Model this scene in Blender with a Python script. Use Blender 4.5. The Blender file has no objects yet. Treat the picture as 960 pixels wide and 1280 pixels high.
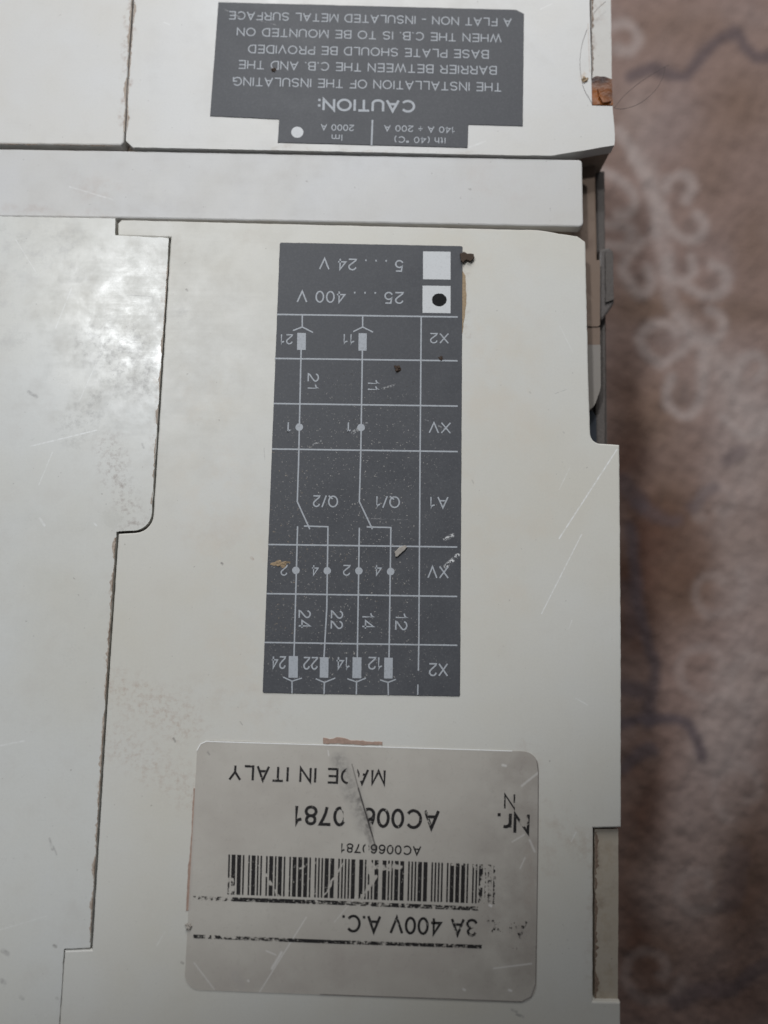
import bpy, bmesh, math, random
import numpy as np
from mathutils import Vector, Matrix, noise as mnoise
random.seed(7)
rng = np.random.default_rng(7)
sc = bpy.context.scene
COL = sc.collection

# ------------------------------------------------------------------ camera
H = 0.070            # height of the breaker's front face above the carpet (metres)
D = 0.135            # camera to front face along the optical axis
TILT = math.radians(6.5)
ROLL = math.radians(1.25)
FPX = 961.0          # focal length in pixels of the 960 x 1280 photograph
R = Matrix.Rotation(TILT, 3, 'X') @ Matrix.Rotation(ROLL, 3, 'Z')
CAM = Vector((0, -D * math.sin(TILT), H + D * math.cos(TILT)))
cam = bpy.data.cameras.new('camera')
cam.sensor_fit = 'VERTICAL'
cam.sensor_height = 24.0
cam.lens = 24.0 * FPX / 1280.0
cam.clip_start = 0.005
cam.clip_end = 20
cam.dof.use_dof = True
cam.dof.focus_distance = D
cam.dof.aperture_fstop = cam.lens / 1000 / 0.0038
cam_o = bpy.data.objects.new('camera', cam)
cam_o.matrix_world = Matrix.Translation(CAM) @ R.to_4x4()
COL.objects.link(cam_o)
sc.camera = cam_o

# ------------------------------------------------------------------ light
w = bpy.data.worlds.new('World'); sc.world = w; w.use_nodes = True
w.node_tree.nodes['Background'].inputs[0].default_value = (0.86, 0.92, 1.0, 1)
w.node_tree.nodes['Background'].inputs[1].default_value = 0.09

def area(name, loc, target, size, power, color):
    l = bpy.data.lights.new(name, 'AREA'); l.shape = 'RECTANGLE'
    l.size, l.size_y = size; l.energy = power; l.color = color
    o = bpy.data.objects.new(name, l); o.location = loc
    o.rotation_euler = (Vector(target) - Vector(loc)).to_track_quat('-Z', 'Y').to_euler()
    COL.objects.link(o); return o
win = area('window_light', (0.03, 0.41, 0.33), (0.0, 0.04, H), (0.30, 0.22), 0.86, (1.0, 0.985, 0.965))
def spot(name, loc, target, cone, blend, power, color):
    l = bpy.data.lights.new(name, 'SPOT'); l.energy = power; l.color = color
    l.shadow_soft_size = 0.022; l.spot_size = math.radians(cone); l.spot_blend = blend
    o = bpy.data.objects.new(name, l); o.location = loc
    o.rotation_euler = (Vector(target) - Vector(loc)).to_track_quat('-Z', 'Y').to_euler()
    COL.objects.link(o); return o
spot('added_spot', (-0.225, 0.24, 0.66), (-0.18, 0.24, H), 63.6, 0.16, 7.2, (0.94, 0.97, 1.0))  # unseen lamp for the sheen; its cone edge stands in for a corner shadow
spot('added_spot', (-0.07, 0.50, 0.60), (-0.12, 0.31, H), 60.6, 0.16, 4.6, (0.94, 0.97, 1.0))  # added without a source, thins the breaker's shadow on the carpet; same cone cut

sc.view_settings.view_transform = 'Standard'
sc.view_settings.look = 'None'
sc.view_settings.exposure = 0
sc.view_settings.gamma = 1
sc.render.engine = 'CYCLES'
sc.cycles.use_denoising = True
sc.cycles.max_bounces = 8

# ------------------------------------------------------------------ measuring and mesh helpers
def U(px, py, z=H):
    """where a sight line of the photograph meets the level z"""
    d = R @ Vector(((px - 480) / FPX, -(py - 640) / FPX, -1))
    t = (z - CAM.z) / d.z
    return CAM + d * t
MPP = D / FPX        # metres per pixel on the front face

def link(name, bm_or_me, mat, parent=None):
    if isinstance(bm_or_me, bmesh.types.BMesh):
        me = bpy.data.meshes.new(name); bm_or_me.to_mesh(me); bm_or_me.free()
    else:
        me = bm_or_me; me.name = name
    me.materials.clear()
    me.materials.append(mat)
    o = bpy.data.objects.new(name, me); COL.objects.link(o)
    if parent: o.parent = parent
    return o

def tag(o, label=None, cat=None, group=None, kind=None):
    if label: o['label'] = label
    if cat: o['category'] = cat
    if group: o['group'] = group
    if kind: o['kind'] = kind
    return o

def fillet(pts, seg=7):
    """pts: (x, y) or (x, y, radius) -> rounded outline"""
    out = []; n = len(pts)
    for i, p in enumerate(pts):
        r = p[2] if len(p) > 2 else 0
        P = Vector(p[:2])
        if r <= 0: out.append(P); continue
        A = Vector(pts[i - 1][:2]) - P; B = Vector(pts[(i + 1) % n][:2]) - P
        a, b = A.normalized(), B.normalized()
        ang = a.angle(b); tl = min(r / math.tan(ang / 2), A.length * .49, B.length * .49)
        rr = tl * math.tan(ang / 2)
        c = P + (a + b).normalized() * (rr / math.sin(ang / 2))
        s, e = P + a * tl - c, P + b * tl - c
        tot = s.angle_signed(e)
        for k in range(seg + 1):
            t = k / seg * tot
            co, si = math.cos(-t), math.sin(-t)
            out.append(c + Vector((s.x * co - s.y * si, s.x * si + s.y * co)))
    return out

def wobble(pts, amp, step=7.0, seed=0.0):
    out = []; n = len(pts)
    for i in range(n):
        a, b = pts[i], pts[(i + 1) % n]
        L = (b - a).length; k = max(1, int(L / step))
        nrm = Vector((-(b - a).y, (b - a).x)) / max(L, 1e-6)
        for j in range(k):
            p = a.lerp(b, j / k)
            if j:
                v = mnoise.noise(Vector((p.x * .07, p.y * .07, seed))) + .7 * mnoise.noise(Vector((p.x * .27, p.y * .27, seed + 3)))
                p = p + nrm * v * amp
            out.append(p)
    return out

def slab(name, outline, z0, z1, mat, parent, bevel=0.0, amp=0.25, seed=0.0, seg=2, step=7.0):
    pts = fillet(outline)
    if amp: pts = wobble(pts, amp, step, seed)
    bm = bmesh.new()
    vs = [bm.verts.new(U(p.x, p.y, z1)) for p in pts]
    f = bm.faces.new(vs)
    f.normal_update()
    if f.normal.z < 0: f.normal_flip()
    r = bmesh.ops.extrude_face_region(bm, geom=[f])
    top = [g for g in r['geom'] if isinstance(g, bmesh.types.BMFace)]
    for g in r['geom']:
        if isinstance(g, bmesh.types.BMVert): g.co.z = z1
    for v in list(vs): v.co.z = z0
    # the original face is now the bottom
    bmesh.ops.recalc_face_normals(bm, faces=bm.faces[:])
    if bevel:
        te = [e for e in bm.edges if all(abs(v.co.z - z1) < 1e-9 for v in e.verts)]
        bmesh.ops.bevel(bm, geom=te, offset=bevel, segments=seg, profile=0.5, affect='EDGES', clamp_overlap=True)
    return link(name, bm, mat, parent)

def flat(bm, pts, z):
    f = bm.faces.new([bm.verts.new(U(p[0], p[1], z)) for p in pts])
    f.normal_update()
    if f.normal.z < 0: f.normal_flip()

def stroke(bm, pts, wpx, z):
    """a printed line through pixel-measured points, as a ribbon at level z"""
    for (a, b) in zip(pts[:-1], pts[1:]):
        a, b = Vector(a), Vector(b); d = (b - a).normalized(); n = Vector((-d.y, d.x)) * wpx / 2
        e = d * wpx * .3
        flat(bm, [a - e + n, b + e + n, b + e - n, a - e - n], z)
        z += 4e-7

def disc(bm, c, r, z, n=24, ry=None, jit=0):
    ry = ry or r
    flat(bm, [(c[0] + r * (1 + random.uniform(-jit, jit)) * math.cos(i * 2 * math.pi / n),
               c[1] + ry * (1 + random.uniform(-jit, jit)) * math.sin(i * 2 * math.pi / n)) for i in range(n)], z)


def _arc(cx, cy, rx, ry, a0, a1, n=14):
    return [(cx + rx * math.cos(math.radians(a0 + (a1 - a0) * i / n)), cy + ry * math.sin(math.radians(a0 + (a1 - a0) * i / n))) for i in range(n + 1)]
# plain grotesque lettering: width, strokes (cap height = 1)
GLYPH = {
 'A': (.70, [[(0, 0), (.35, 1), (.70, 0)], [(.13, .33), (.57, .33)]]),
 'B': (.62, [[(.34, .53), (0, .53), (0, 1), (.34, 1)] + _arc(.36, .765, .22, .235, 90, -90) + [(.34, .53)], [(.34, .53)] + _arc(.36, .265, .26, .265, 90, -90) + [(0, 0), (0, .53)]]),
 'C': (.72, [_arc(.38, .5, .38, .5, 42, 318, 22)]),
 'D': (.66, [[(0, 0), (0, 1), (.26, 1)] + _arc(.28, .5, .38, .5, 90, -90) + [(.26, 0), (0, 0)]]),
 'E': (.58, [[(.57, 1), (0, 1), (0, 0), (.58, 0)], [(0, .52), (.53, .52)]]),
 'F': (.54, [[(.54, 1), (0, 1), (0, 0)], [(0, .5), (.48, .5)]]),
 'G': (.76, [_arc(.38, .5, .38, .5, 42, 325, 22), [(.42, .48), (.76, .48), (.76, 0)]]),
 'H': (.64, [[(0, 0), (0, 1)], [(.64, 0), (.64, 1)], [(0, .52), (.64, .52)]]),
 'I': (.02, [[(.01, 0), (.01, 1)]]),
 'L': (.52, [[(0, 1), (0, 0), (.52, 0)]]),
 'M': (.78, [[(0, 0), (0, 1), (.39, .04), (.78, 1), (.78, 0)]]),
 'N': (.64, [[(0, 0), (0, 1), (.64, 0), (.64, 1)]]),
 'O': (.78, [_arc(.39, .5, .39, .5, 0, 360, 28)]),
 'P': (.58, [[(0, 0), (0, 1), (.32, 1)] + _arc(.34, .735, .24, .265, 90, -90) + [(.32, .47), (0, .47)]]),
 'Q': (.78, [_arc(.39, .5, .39, .5, 0, 360, 28), [(.46, .24), (.78, -.03)]]),
 'R': (.62, [[(0, 0), (0, 1), (.34, 1)] + _arc(.36, .745, .23, .255, 90, -90) + [(.34, .49), (0, .49)], [(.36, .49), (.62, 0)]]),
 'S': (.62, [_arc(.31, .752, .27, .248, 22, 270, 12) + _arc(.31, .255, .31, .255, 82, -160, 12)]),
 'T': (.62, [[(0, 1), (.62, 1)], [(.31, 1), (.31, 0)]]),
 'U': (.64, [[(0, 1), (0, .31)] + _arc(.32, .31, .32, .31, 180, 360) + [(.64, 1)]]),
 'V': (.68, [[(0, 1), (.34, 0), (.68, 1)]]),
 'W': (.98, [[(0, 1), (.25, 0), (.49, .96), (.73, 0), (.98, 1)]]),
 'X': (.66, [[(0, 0), (.66, 1)], [(0, 1), (.66, 0)]]),
 'Y': (.66, [[(0, 1), (.33, .45), (.66, 1)], [(.33, .45), (.33, 0)]]),
 '0': (.54, [_arc(.27, .5, .27, .5, 0, 360, 26)]),
 '1': (.30, [[(.02, .74), (.15, .79), (.24, .88), (.27, 1), (.27, 0)]]),
 '2': (.54, [_arc(.27, .72, .26, .28, 170, -20, 12) + [(.42, .50), (.20, .28), (.04, .12), (0, 0), (.54, 0)]]),
 '3': (.54, [_arc(.26, .755, .23, .245, 160, -75, 12) + _arc(.26, .26, .28, .26, 75, -165, 12)]),
 '4': (.56, [[(.42, 0), (.42, 1), (0, .27), (.56, .27)]]),
 '5': (.54, [[(.49, 1), (.11, 1), (.05, .52)] + _arc(.27, .325, .27, .325, 132, -155, 14)]),
 '6': (.54, [_arc(.27, .31, .27, .31, 180, 540, 20), [(.0, .31), (.02, .58), (.09, .84), (.20, .97), (.31, 1), (.43, .95), (.51, .80)]]),
 '7': (.53, [[(0, 1), (.53, 1), (.37, .66), (.25, .32), (.20, 0)]]),
 '8': (.54, [_arc(.27, .757, .23, .243, -90, 270, 18), _arc(.27, .262, .27, .262, 90, 450, 18)]),
 'h': (.44, [[(0, 0), (0, 1)], [(0, .45)] + _arc(.22, .48, .22, .24, 160, 0, 8) + [(.44, 0)]]),
 'm': (.72, [[(0, 0), (0, .72)], [(0, .48)] + _arc(.18, .52, .18, .2, 160, 0, 8) + [(.36, 0)], [(.36, .48)] + _arc(.54, .52, .18, .2, 160, 0, 8) + [(.72, 0)]]),
 'r': (.28, [[(0, 0), (0, .72)], [(0, .42)] + _arc(.22, .46, .22, .26, 170, 70, 6)]),
 't': (.26, [[(.11, .95), (.11, .12), (.16, .02), (.26, .02)], [(0, .72), (.25, .72)]]),
 'u': (.44, [[(0, .72), (0, .24)] + _arc(.22, .22, .22, .22, 180, 360, 8) + [(.44, .72)], [(.44, .3), (.44, 0)]]),
 'x': (.44, [[(0, 0), (.44, .72)], [(0, .72), (.44, 0)]]),
 '.': (.06, [[(.03, 0), (.03, .12)]]), ':': (.06, [[(.03, 0), (.03, .14)], [(.03, .52), (.03, .66)]]),
 '-': (.34, [[(0, .37), (.34, .37)]]), '/': (.34, [[(0, -.03), (.34, 1.03)]]),
 '(': (.2, [_arc(.4, .42, .4, .72, 128, 232, 10)]), ')': (.2, [_arc(-.2, .42, .4, .72, 52, -52, 10)]),
 '°': (.24, [_arc(.12, .86, .12, .13, 0, 360, 12)]), '÷': (.5, [[(0, .45), (.5, .45)], [(.25, .72), (.25, .82)], [(.25, .08), (.25, .18)]]),
 ' ': (.22, []),
}
def ribbon(bm, pts, hw, z):
    """one mitred ribbon of half width hw through world points"""
    P = [Vector((p[0], p[1])) for p in pts]
    Q = [P[0]]
    for p in P[1:]:
        if (p - Q[-1]).length > 1e-7: Q.append(p)
    P = Q; closed = (P[0] - P[-1]).length < 1e-6 and len(P) > 3
    if closed: P = P[:-1]
    n = len(P); rows = []
    for i in range(n):
        d0 = (P[i] - P[i - 1]).normalized() if (i or closed) else None
        d1 = (P[(i + 1) % n] - P[i]).normalized() if (i < n - 1 or closed) else None
        d0 = d0 or d1; d1 = d1 or d0
        n0, n1 = Vector((-d0.y, d0.x)), Vector((-d1.y, d1.x))
        m = n0 + n1
        if m.length < .25: m = n1 * 2
        m = m.normalized(); k = min(1 / max(m.dot(n1), .2), 2.6)
        e = Vector((0, 0))
        if not closed and i == 0: e = -d1 * hw * .35
        if not closed and i == n - 1: e = d0 * hw * .35
        rows.append((bm.verts.new((*(P[i] + e + m * hw * k), z)), bm.verts.new((*(P[i] + e - m * hw * k), z))))
    for i in range(n if closed else n - 1):
        a, b = rows[i], rows[(i + 1) % n]
        try:
            f = bm.faces.new((a[0], a[1], b[1], b[0])); f.normal_update()
            if f.normal.z < 0: f.normal_flip()
        except ValueError: pass
def text(name, body, start, end, cap, z, mat, parent, bold=0.0, spacing=.24):
    """lettering running from start to end (pixels), cap height in pixels"""
    adv = 0; gl = []
    for ch in body:
        wd, st_ = GLYPH[ch]; gl.append((adv, st_)); adv += wd + spacing
    adv -= spacing
    A, B = U(*start, z), U(*end, z)
    d = (B - A); L = d.length; d.normalize(); n = Vector((-d.y, d.x, 0)); ch_ = cap * MPP
    sw = (.062 + bold) * ch_
    bm = bmesh.new(); k = 0
    A = A + d * sw; L -= 2 * sw
    for x, st_ in gl:
        for s_ in st_:
            k = (k + 1) % 4
            ribbon(bm, [A + d * ((x + p[0]) / adv * L) + n * ((p[1] - .5) * (ch_ - 2 * sw)) for p in s_], sw, z + k * 1e-6)
    return link(name, bm, mat, parent)

def tube(name, pts, r, mat, parent=None, n=6):
    P = [Vector(p) for p in pts]
    # Catmull-Rom through the points
    Q = []
    for i in range(len(P) - 1):
        p0, p1, p2, p3 = P[max(i - 1, 0)], P[i], P[i + 1], P[min(i + 2, len(P) - 1)]
        for k in range(10):
            t = k / 10
            Q.append(.5 * ((2 * p1) + (p2 - p0) * t + (2 * p0 - 5 * p1 + 4 * p2 - p3) * t * t + (3 * p1 - p0 - 3 * p2 + p3) * t ** 3))
    Q.append(P[-1])
    bm = bmesh.new(); rings = []
    for i, q in enumerate(Q):
        d = (Q[min(i + 1, len(Q) - 1)] - Q[max(i - 1, 0)]).normalized()
        a = d.orthogonal().normalized(); b = d.cross(a)
        rr = r * (1 if 0 < i < len(Q) - 1 else .4)
        rings.append([bm.verts.new(q + (a * math.cos(j * 2 * math.pi / n) + b * math.sin(j * 2 * math.pi / n)) * rr) for j in range(n)])
    for r0, r1 in zip(rings[:-1], rings[1:]):
        for j in range(n):
            bm.faces.new((r0[j], r0[(j + 1) % n], r1[(j + 1) % n], r1[j]))
    bm.faces.new(rings[0][::-1]); bm.faces.new(rings[-1])
    for f in bm.faces: f.smooth = True
    return link(name, bm, mat, parent)

def lump(name, c, rad, mat, z, seed, parent=None, sub=3, rough=.35):
    """an irregular crumb sitting on level z"""
    bm = bmesh.new()
    bmesh.ops.create_icosphere(bm, subdivisions=sub, radius=1)
    base = U(c[0], c[1], z)
    for v in bm.verts:
        k = 1 + rough * mnoise.noise(v.co * 1.6 + Vector((seed, 0, 0))) * 2 + rough * .5 * mnoise.noise(v.co * 4 + Vector((0, seed, 0)))
        v.co = Vector((v.co.x * rad[0] * MPP * k, v.co.y * rad[1] * MPP * k, v.co.z * rad[2] * MPP * k))
        v.co += base + Vector((0, 0, rad[2] * MPP * .55))
    return link(name, bm, mat, parent)

# ------------------------------------------------------------------ material helpers
def make_seg_group():
    g = bpy.data.node_groups.new('stroke_mask', 'ShaderNodeTree')
    for nm, t in (('P', 'NodeSocketVector'), ('A', 'NodeSocketVector'), ('BA', 'NodeSocketVector'), ('Inner', 'NodeSocketFloat'), ('Outer', 'NodeSocketFloat')):
        g.interface.new_socket(nm, in_out='INPUT', socket_type=t)
    g.interface.new_socket('Fac', in_out='OUTPUT', socket_type='NodeSocketFloat')
    N, L = g.nodes, g.links
    i, o = N.new('NodeGroupInput'), N.new('NodeGroupOutput')
    def vm(op, a, b=None, s=None):
        n = N.new('ShaderNodeVectorMath'); n.operation = op
        L.new(a, n.inputs[0])
        if b is not None: L.new(b, n.inputs[1])
        if s is not None: L.new(s, n.inputs['Scale'])
        return n
    pa = vm('SUBTRACT', i.outputs['P'], i.outputs['A']).outputs[0]
    d1 = vm('DOT_PRODUCT', pa, i.outputs['BA']).outputs['Value']
    d2 = vm('DOT_PRODUCT', i.outputs['BA'], i.outputs['BA']).outputs['Value']
    m = N.new('ShaderNodeMath'); m.operation = 'DIVIDE'; m.use_clamp = True
    L.new(d1, m.inputs[0]); L.new(d2, m.inputs[1])
    q = vm('SUBTRACT', pa, vm('SCALE', i.outputs['BA'], s=m.outputs[0]).outputs[0]).outputs[0]
    ln = vm('LENGTH', q).outputs['Value']
    mr = N.new('ShaderNodeMapRange'); mr.interpolation_type = 'SMOOTHSTEP'
    L.new(ln, mr.inputs['Value']); L.new(i.outputs['Inner'], mr.inputs['From Min']); L.new(i.outputs['Outer'], mr.inputs['From Max'])
    mr.inputs['To Min'].default_value = 1; mr.inputs['To Max'].default_value = 0
    L.new(mr.outputs[0], o.inputs[0])
    return g
SEG = make_seg_group()

class Mat:
    def __init__(s, name, rough=.4, spec=.5):
        s.m = bpy.data.materials.new(name); s.m.use_nodes = True
        s.t = s.m.node_tree; s.N = s.t.nodes; s.L = s.t.links
        s.bsdf = s.N['Principled BSDF']
        s.bsdf.inputs['Roughness'].default_value = rough
        s.bsdf.inputs['Specular IOR Level'].default_value = spec
        tc = s.N.new('ShaderNodeTexCoord'); s.P = tc.outputs['Object']
    def mapped(s, scale, vec=None):
        n = s.N.new('ShaderNodeMapping'); n.inputs['Scale'].default_value = scale
        s.L.new(vec or s.P, n.inputs[0]); return n.outputs[0]
    def noise(s, scale, detail=4, rough=.5, vec=None, dist=0):
        n = s.N.new('ShaderNodeTexNoise'); n.inputs['Scale'].default_value = scale
        n.inputs['Detail'].default_value = detail; n.inputs['Roughness'].default_value = rough
        n.inputs['Distortion'].default_value = dist
        s.L.new(vec or s.P, n.inputs['Vector']); return n.outputs['Fac']
    def ramp(s, f, a, b, c=0.0, d=1.0):
        n = s.N.new('ShaderNodeMapRange'); n.inputs['From Min'].default_value = a; n.inputs['From Max'].default_value = b
        n.inputs['To Min'].default_value = c; n.inputs['To Max'].default_value = d
        s.L.new(f, n.inputs['Value']); return n.outputs[0]
    def math(s, op, a, b):
        n = s.N.new('ShaderNodeMath'); n.operation = op
        for k, v in enumerate((a, b)):
            if isinstance(v, (int, float)): n.inputs[k].default_value = v
            else: s.L.new(v, n.inputs[k])
        return n.outputs[0]
    def mix(s, f, a, b):
        n = s.N.new('ShaderNodeMix'); n.data_type = 'RGBA'
        for k, v in ((0, f), (6, a), (7, b)):
            if isinstance(v, (int, float)): n.inputs[k].default_value = v
            elif isinstance(v, tuple): n.inputs[k].default_value = (*v, 1)
            else: s.L.new(v, n.inputs[k])
        return n.outputs[2]
    def mixf(s, f, a, b):
        n = s.N.new('ShaderNodeMix'); n.data_type = 'FLOAT'
        for k, v in ((0, f), (2, a), (3, b)):
            if isinstance(v, (int, float)): n.inputs[k].default_value = v
            else: s.L.new(v, n.inputs[k])
        return n.outputs[0]
    def warped(s, amount, scale):
        n = s.N.new('ShaderNodeTexNoise'); n.inputs['Scale'].default_value = scale; n.inputs['Detail'].default_value = 3
        s.L.new(s.P, n.inputs['Vector'])
        a = s.N.new('ShaderNodeVectorMath'); a.operation = 'SUBTRACT'; a.inputs[1].default_value = (.5, .5, .5)
        s.L.new(n.outputs['Color'], a.inputs[0])
        b = s.N.new('ShaderNodeVectorMath'); b.operation = 'SCALE'; b.inputs['Scale'].default_value = amount
        s.L.new(a.outputs[0], b.inputs[0])
        c = s.N.new('ShaderNodeVectorMath'); c.operation = 'ADD'
        s.L.new(s.P, c.inputs[0]); s.L.new(b.outputs[0], c.inputs[1]); return c.outputs[0]
    def seg(s, a, b, inner, outer, z=H, vec=None):
        n = s.N.new('ShaderNodeGroup'); n.node_tree = SEG
        A, B = U(*a, z), U(*b, z)
        if (B - A).length < 1e-7: B = B + Vector((1e-5, 0, 0))
        flatten = s.N.new('ShaderNodeVectorMath'); flatten.operation = 'MULTIPLY'; flatten.inputs[1].default_value = (1, 1, 0)
        s.L.new(vec or s.P, flatten.inputs[0])
        s.L.new(flatten.outputs[0], n.inputs['P'])
        n.inputs['A'].default_value = (A.x, A.y, 0); n.inputs['BA'].default_value = (B.x - A.x, B.y - A.y, 0)
        n.inputs['Inner'].default_value = inner * MPP; n.inputs['Outer'].default_value = outer * MPP
        return n.outputs[0]
    def color(s, c):
        if isinstance(c, tuple): s.bsdf.inputs['Base Color'].default_value = (*c, 1)
        else: s.L.new(c, s.bsdf.inputs['Base Color'])
        return s
    def bump(s, h, strength, dist=.0002):
        n = s.N.new('ShaderNodeBump'); n.inputs['Strength'].default_value = strength; n.inputs['Distance'].default_value = dist
        s.L.new(h, n.inputs['Height']); s.L.new(n.outputs[0], s.bsdf.inputs['Normal']); return s
    def roughness(s, f): s.L.new(f, s.bsdf.inputs['Roughness']); return s

def plastic(name, base, dirt=(.36, .30, .25), rough=.42, marks=(), stains=(), spec=.45, mottle=.5, wipe=0.0):
    """moulded ivory plastic: mottled, fine brushed wear, marks = scratches, stains = dirty patches"""
    m = Mat(name, rough, spec)
    big = m.noise(38, 3, .6)
    mid = m.noise(190, 5, .65)
    fine = m.noise(2600, 3, .6)
    c = m.mix(m.ramp(big, .35, .7), base, tuple(x * y for x, y in zip(base, (.97, .945, .895))))
    c = m.mix(m.math('MULTIPLY', m.ramp(mid, .52, .75), .16 * mottle), c, dirt)
    # faint brushed wear in two directions
    b1 = m.noise(1, 3, .7, m.mapped((2200, 60, 1)))
    b2 = m.noise(1, 3, .7, m.mapped((45, 1900, 1)))
    c = m.mix(m.math('MULTIPLY', m.ramp(b1, .55, .8), .10), c, tuple(min(1, x * 1.12) for x in base))
    c = m.mix(m.math('MULTIPLY', m.ramp(b2, .55, .8), .05), c, tuple(x * .8 for x in base))
    c = m.mix(m.math('MULTIPLY', m.ramp(fine, .40, .72), .12), c, tuple(x * .72 for x in base))
    # tiny pits holding dirt
    sp = m.ramp(m.noise(1300, 2, .5), .735, .775)
    c = m.mix(m.math('MULTIPLY', sp, .35), c, tuple(x * .4 for x in dirt))
    wv = m.warped(.004, 260)
    for (a, b, r, col, amt, sc_) in stains:
        k = m.seg(a, b, r * .15, r, vec=wv)
        k = m.math('MULTIPLY', k, m.ramp(m.noise(sc_, 6, .72), .48, .68))
        c = m.mix(m.math('MULTIPLY', k, amt), c, col)
    sv = m.warped(.00012, 3000)
    brk = m.ramp(m.noise(1500, 3, .6), .35, .6, .25, 1)
    for (a, b, wd, col, amt) in marks:
        k = m.seg(a, b, wd * .25, wd, vec=sv)
        c = m.mix(m.math('MULTIPLY', m.math('MULTIPLY', k, amt), brk), c, col)
    m.color(c)
    rr = m.math('ADD', m.ramp(mid, .3, .7, rough - .06, rough + .09), m.ramp(b2, .3, .7, -.018, .018))
    if wipe: rr = m.math('ADD', rr, m.ramp(m.noise(170, 6, .75, dist=.4), .35, .7, -wipe, wipe))
    m.roughness(rr)
    m.bump(m.math('ADD', m.math('MULTIPLY', fine, .6), m.math('MULTIPLY', b2, .18)), .10, .00006)
    return m.m

WHITE = (.80, .80, .79); GREY = (.28, .27, .26); RUST = (.36, .25, .19); DK = (.12, .10, .09)
IVORY = (.616, .605, .566)
M_right = plastic('ivory_plastic', IVORY, rough=.43,
    marks=[((771, 562), (699, 673), 1.3, WHITE, .9), ((727, 668), (677, 767), 1.1, WHITE, .75), ((712, 585), (699, 612), .9, WHITE, .4),
           ((715, 775), (711, 786), .8, WHITE, .5), ((720, 873), (734, 881), 1.2, WHITE, .5), ((700, 408), (716, 440), 1.0, WHITE, .3),
           ((720, 1040), (714, 1052), 1.2, WHITE, .5), ((233, 362), (234, 363), 2.2, DK, .8), ((277, 704), (278, 705), 2.2, DK, .85),
           ((314, 697), (316, 699), 2.6, RUST, .7), ((217, 923), (219, 927), 2.0, DK, .6), ((694, 492), (708, 487), .8, GREY, .4),
           ((640, 1262), (646, 1265), 2.2, GREY, .6), ((646, 1268), (654, 1271), 2.2, GREY, .7), ((300, 902), (303, 906), 1.0, DK, .4),
           ((330, 560), (331, 575), .9, GREY, .4), ((590, 600), (592, 604), 1.2, GREY, .4), ((206, 1165), (196, 1182), 1.2, WHITE, .35),
           ((227, 1203), (229, 1204), 2, DK, .5), ((662, 490), (663, 491), 1.6, GREY, .5), ((704, 540), (705, 541), 1.4, GREY, .5)],
    stains=[((150, 862), (232, 905), 42, (.38, .265, .205), .50, 900), ((140, 925), (235, 985), 38, (.38, .265, .205), .42, 1000), ((600, 300), (640, 700), 120, (.60, .54, .455), .45, 90), ((260, 500), (320, 860), 90, (.60, .53, .44), .40, 100),
            ((225, 395), (245, 375), 22, GREY, .45, 200), ((580, 340), (583, 420), 8, RUST, .4, 700), ((700, 1030), (735, 1060), 30, (.40, .31, .24), .35, 380),
            ((740, 1060), (738, 1240), 8, (.34, .26, .2), .35, 600), ((190, 320), (300, 300), 45, (.42, .36, .30), .25, 160),
            ((250, 660), (330, 700), 60, (.46, .36, .29), .22, 140), ((660, 930), (690, 1090), 22, (.42, .33, .27), .30, 420),
            ((240, 860), (360, 890), 30, (.44, .36, .29), .25, 300)])
M_left = plastic('worn_ivory_plastic', (.615, .615, .59), rough=.355, spec=.5, wipe=.085, mottle=.8,
    marks=[((121, 538), (38, 558), 1.4, WHITE, .7), ((66, 565), (49, 606), 1.1, WHITE, .45), ((50, 648), (56, 657), 2.2, WHITE, .5),
           ((120, 455), (100, 500), 1.0, WHITE, .5), ((160, 369), (190, 371), 1.4, GREY, .5), ((36, 490), (46, 496), 3.5, GREY, .6),
           ((190, 365), (192, 378), 1.2, GREY, .4), ((0, 1162), (58, 1145), 1, WHITE, .3), ((1, 932), (30, 926), 1.6, WHITE, .5),
           ((62, 1048), (66, 1062), 2.2, GREY, .5), ((67, 1058), (71, 1068), 1.6, GREY, .5), ((68, 1182), (70, 1183), 2.8, DK, .6),
           ((80, 1203), (82, 1204), 2.2, DK, .5), ((71, 1247), (72, 1248), 2.4, DK, .5), ((4, 1188), (10, 1192), 4, GREY, .6),
           ((2, 1225), (6, 1228), 4, GREY, .5), ((26, 1246), (29, 1248), 3, GREY, .4), ((118, 654), (121, 657), 1.6, WHITE, .6),
           ((20, 300), (45, 340), 1.0, WHITE, .4), ((70, 410), (90, 360), 1.2, WHITE, .4), ((178, 555), (180, 560), 2, GREY, .6)],
    stains=[((120, 425), (175, 470), 48, (.24, .23, .22), .58, 760), ((95, 530), (135, 490), 42, (.27, .26, .245), .5, 620),
            ((135, 560), (165, 650), 32, (.27, .215, .19), .6, 900), ((60, 310), (90, 330), 70, (.36, .35, .34), .42, 420),
            ((20, 300), (10, 420), 40, (.36, .35, .34), .35, 260), ((163, 410), (178, 428), 16, (.24, .23, .22), .8, 800),
            ((146, 700), (126, 1000), 5, (.36, .27, .20), .9, 500), ((205, 330), (193, 560), 6, (.36, .30, .25), .7, 600)])
M_upper = plastic('pale_ivory_plastic', (.625, .618, .605), rough=.42,
    marks=[((205, 28), (212, 31), 1.2, WHITE, .5), ((675, 12), (690, 5), 1.2, WHITE, .5), ((735, 30), (737, 90), 1.2, (.42, .33, .26), .5),
           ((587, 184), (606, 177), 2, WHITE, .4)],
    stains=[((163, 0), (155, 150), 8, (.33, .24, .19), .85, 620), ((340, 186), (600, 193), 5, (.42, .36, .3), .5, 420), ((735, 95), (728, 100), 8, (.5, .36, .25), .8, 500)])
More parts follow.
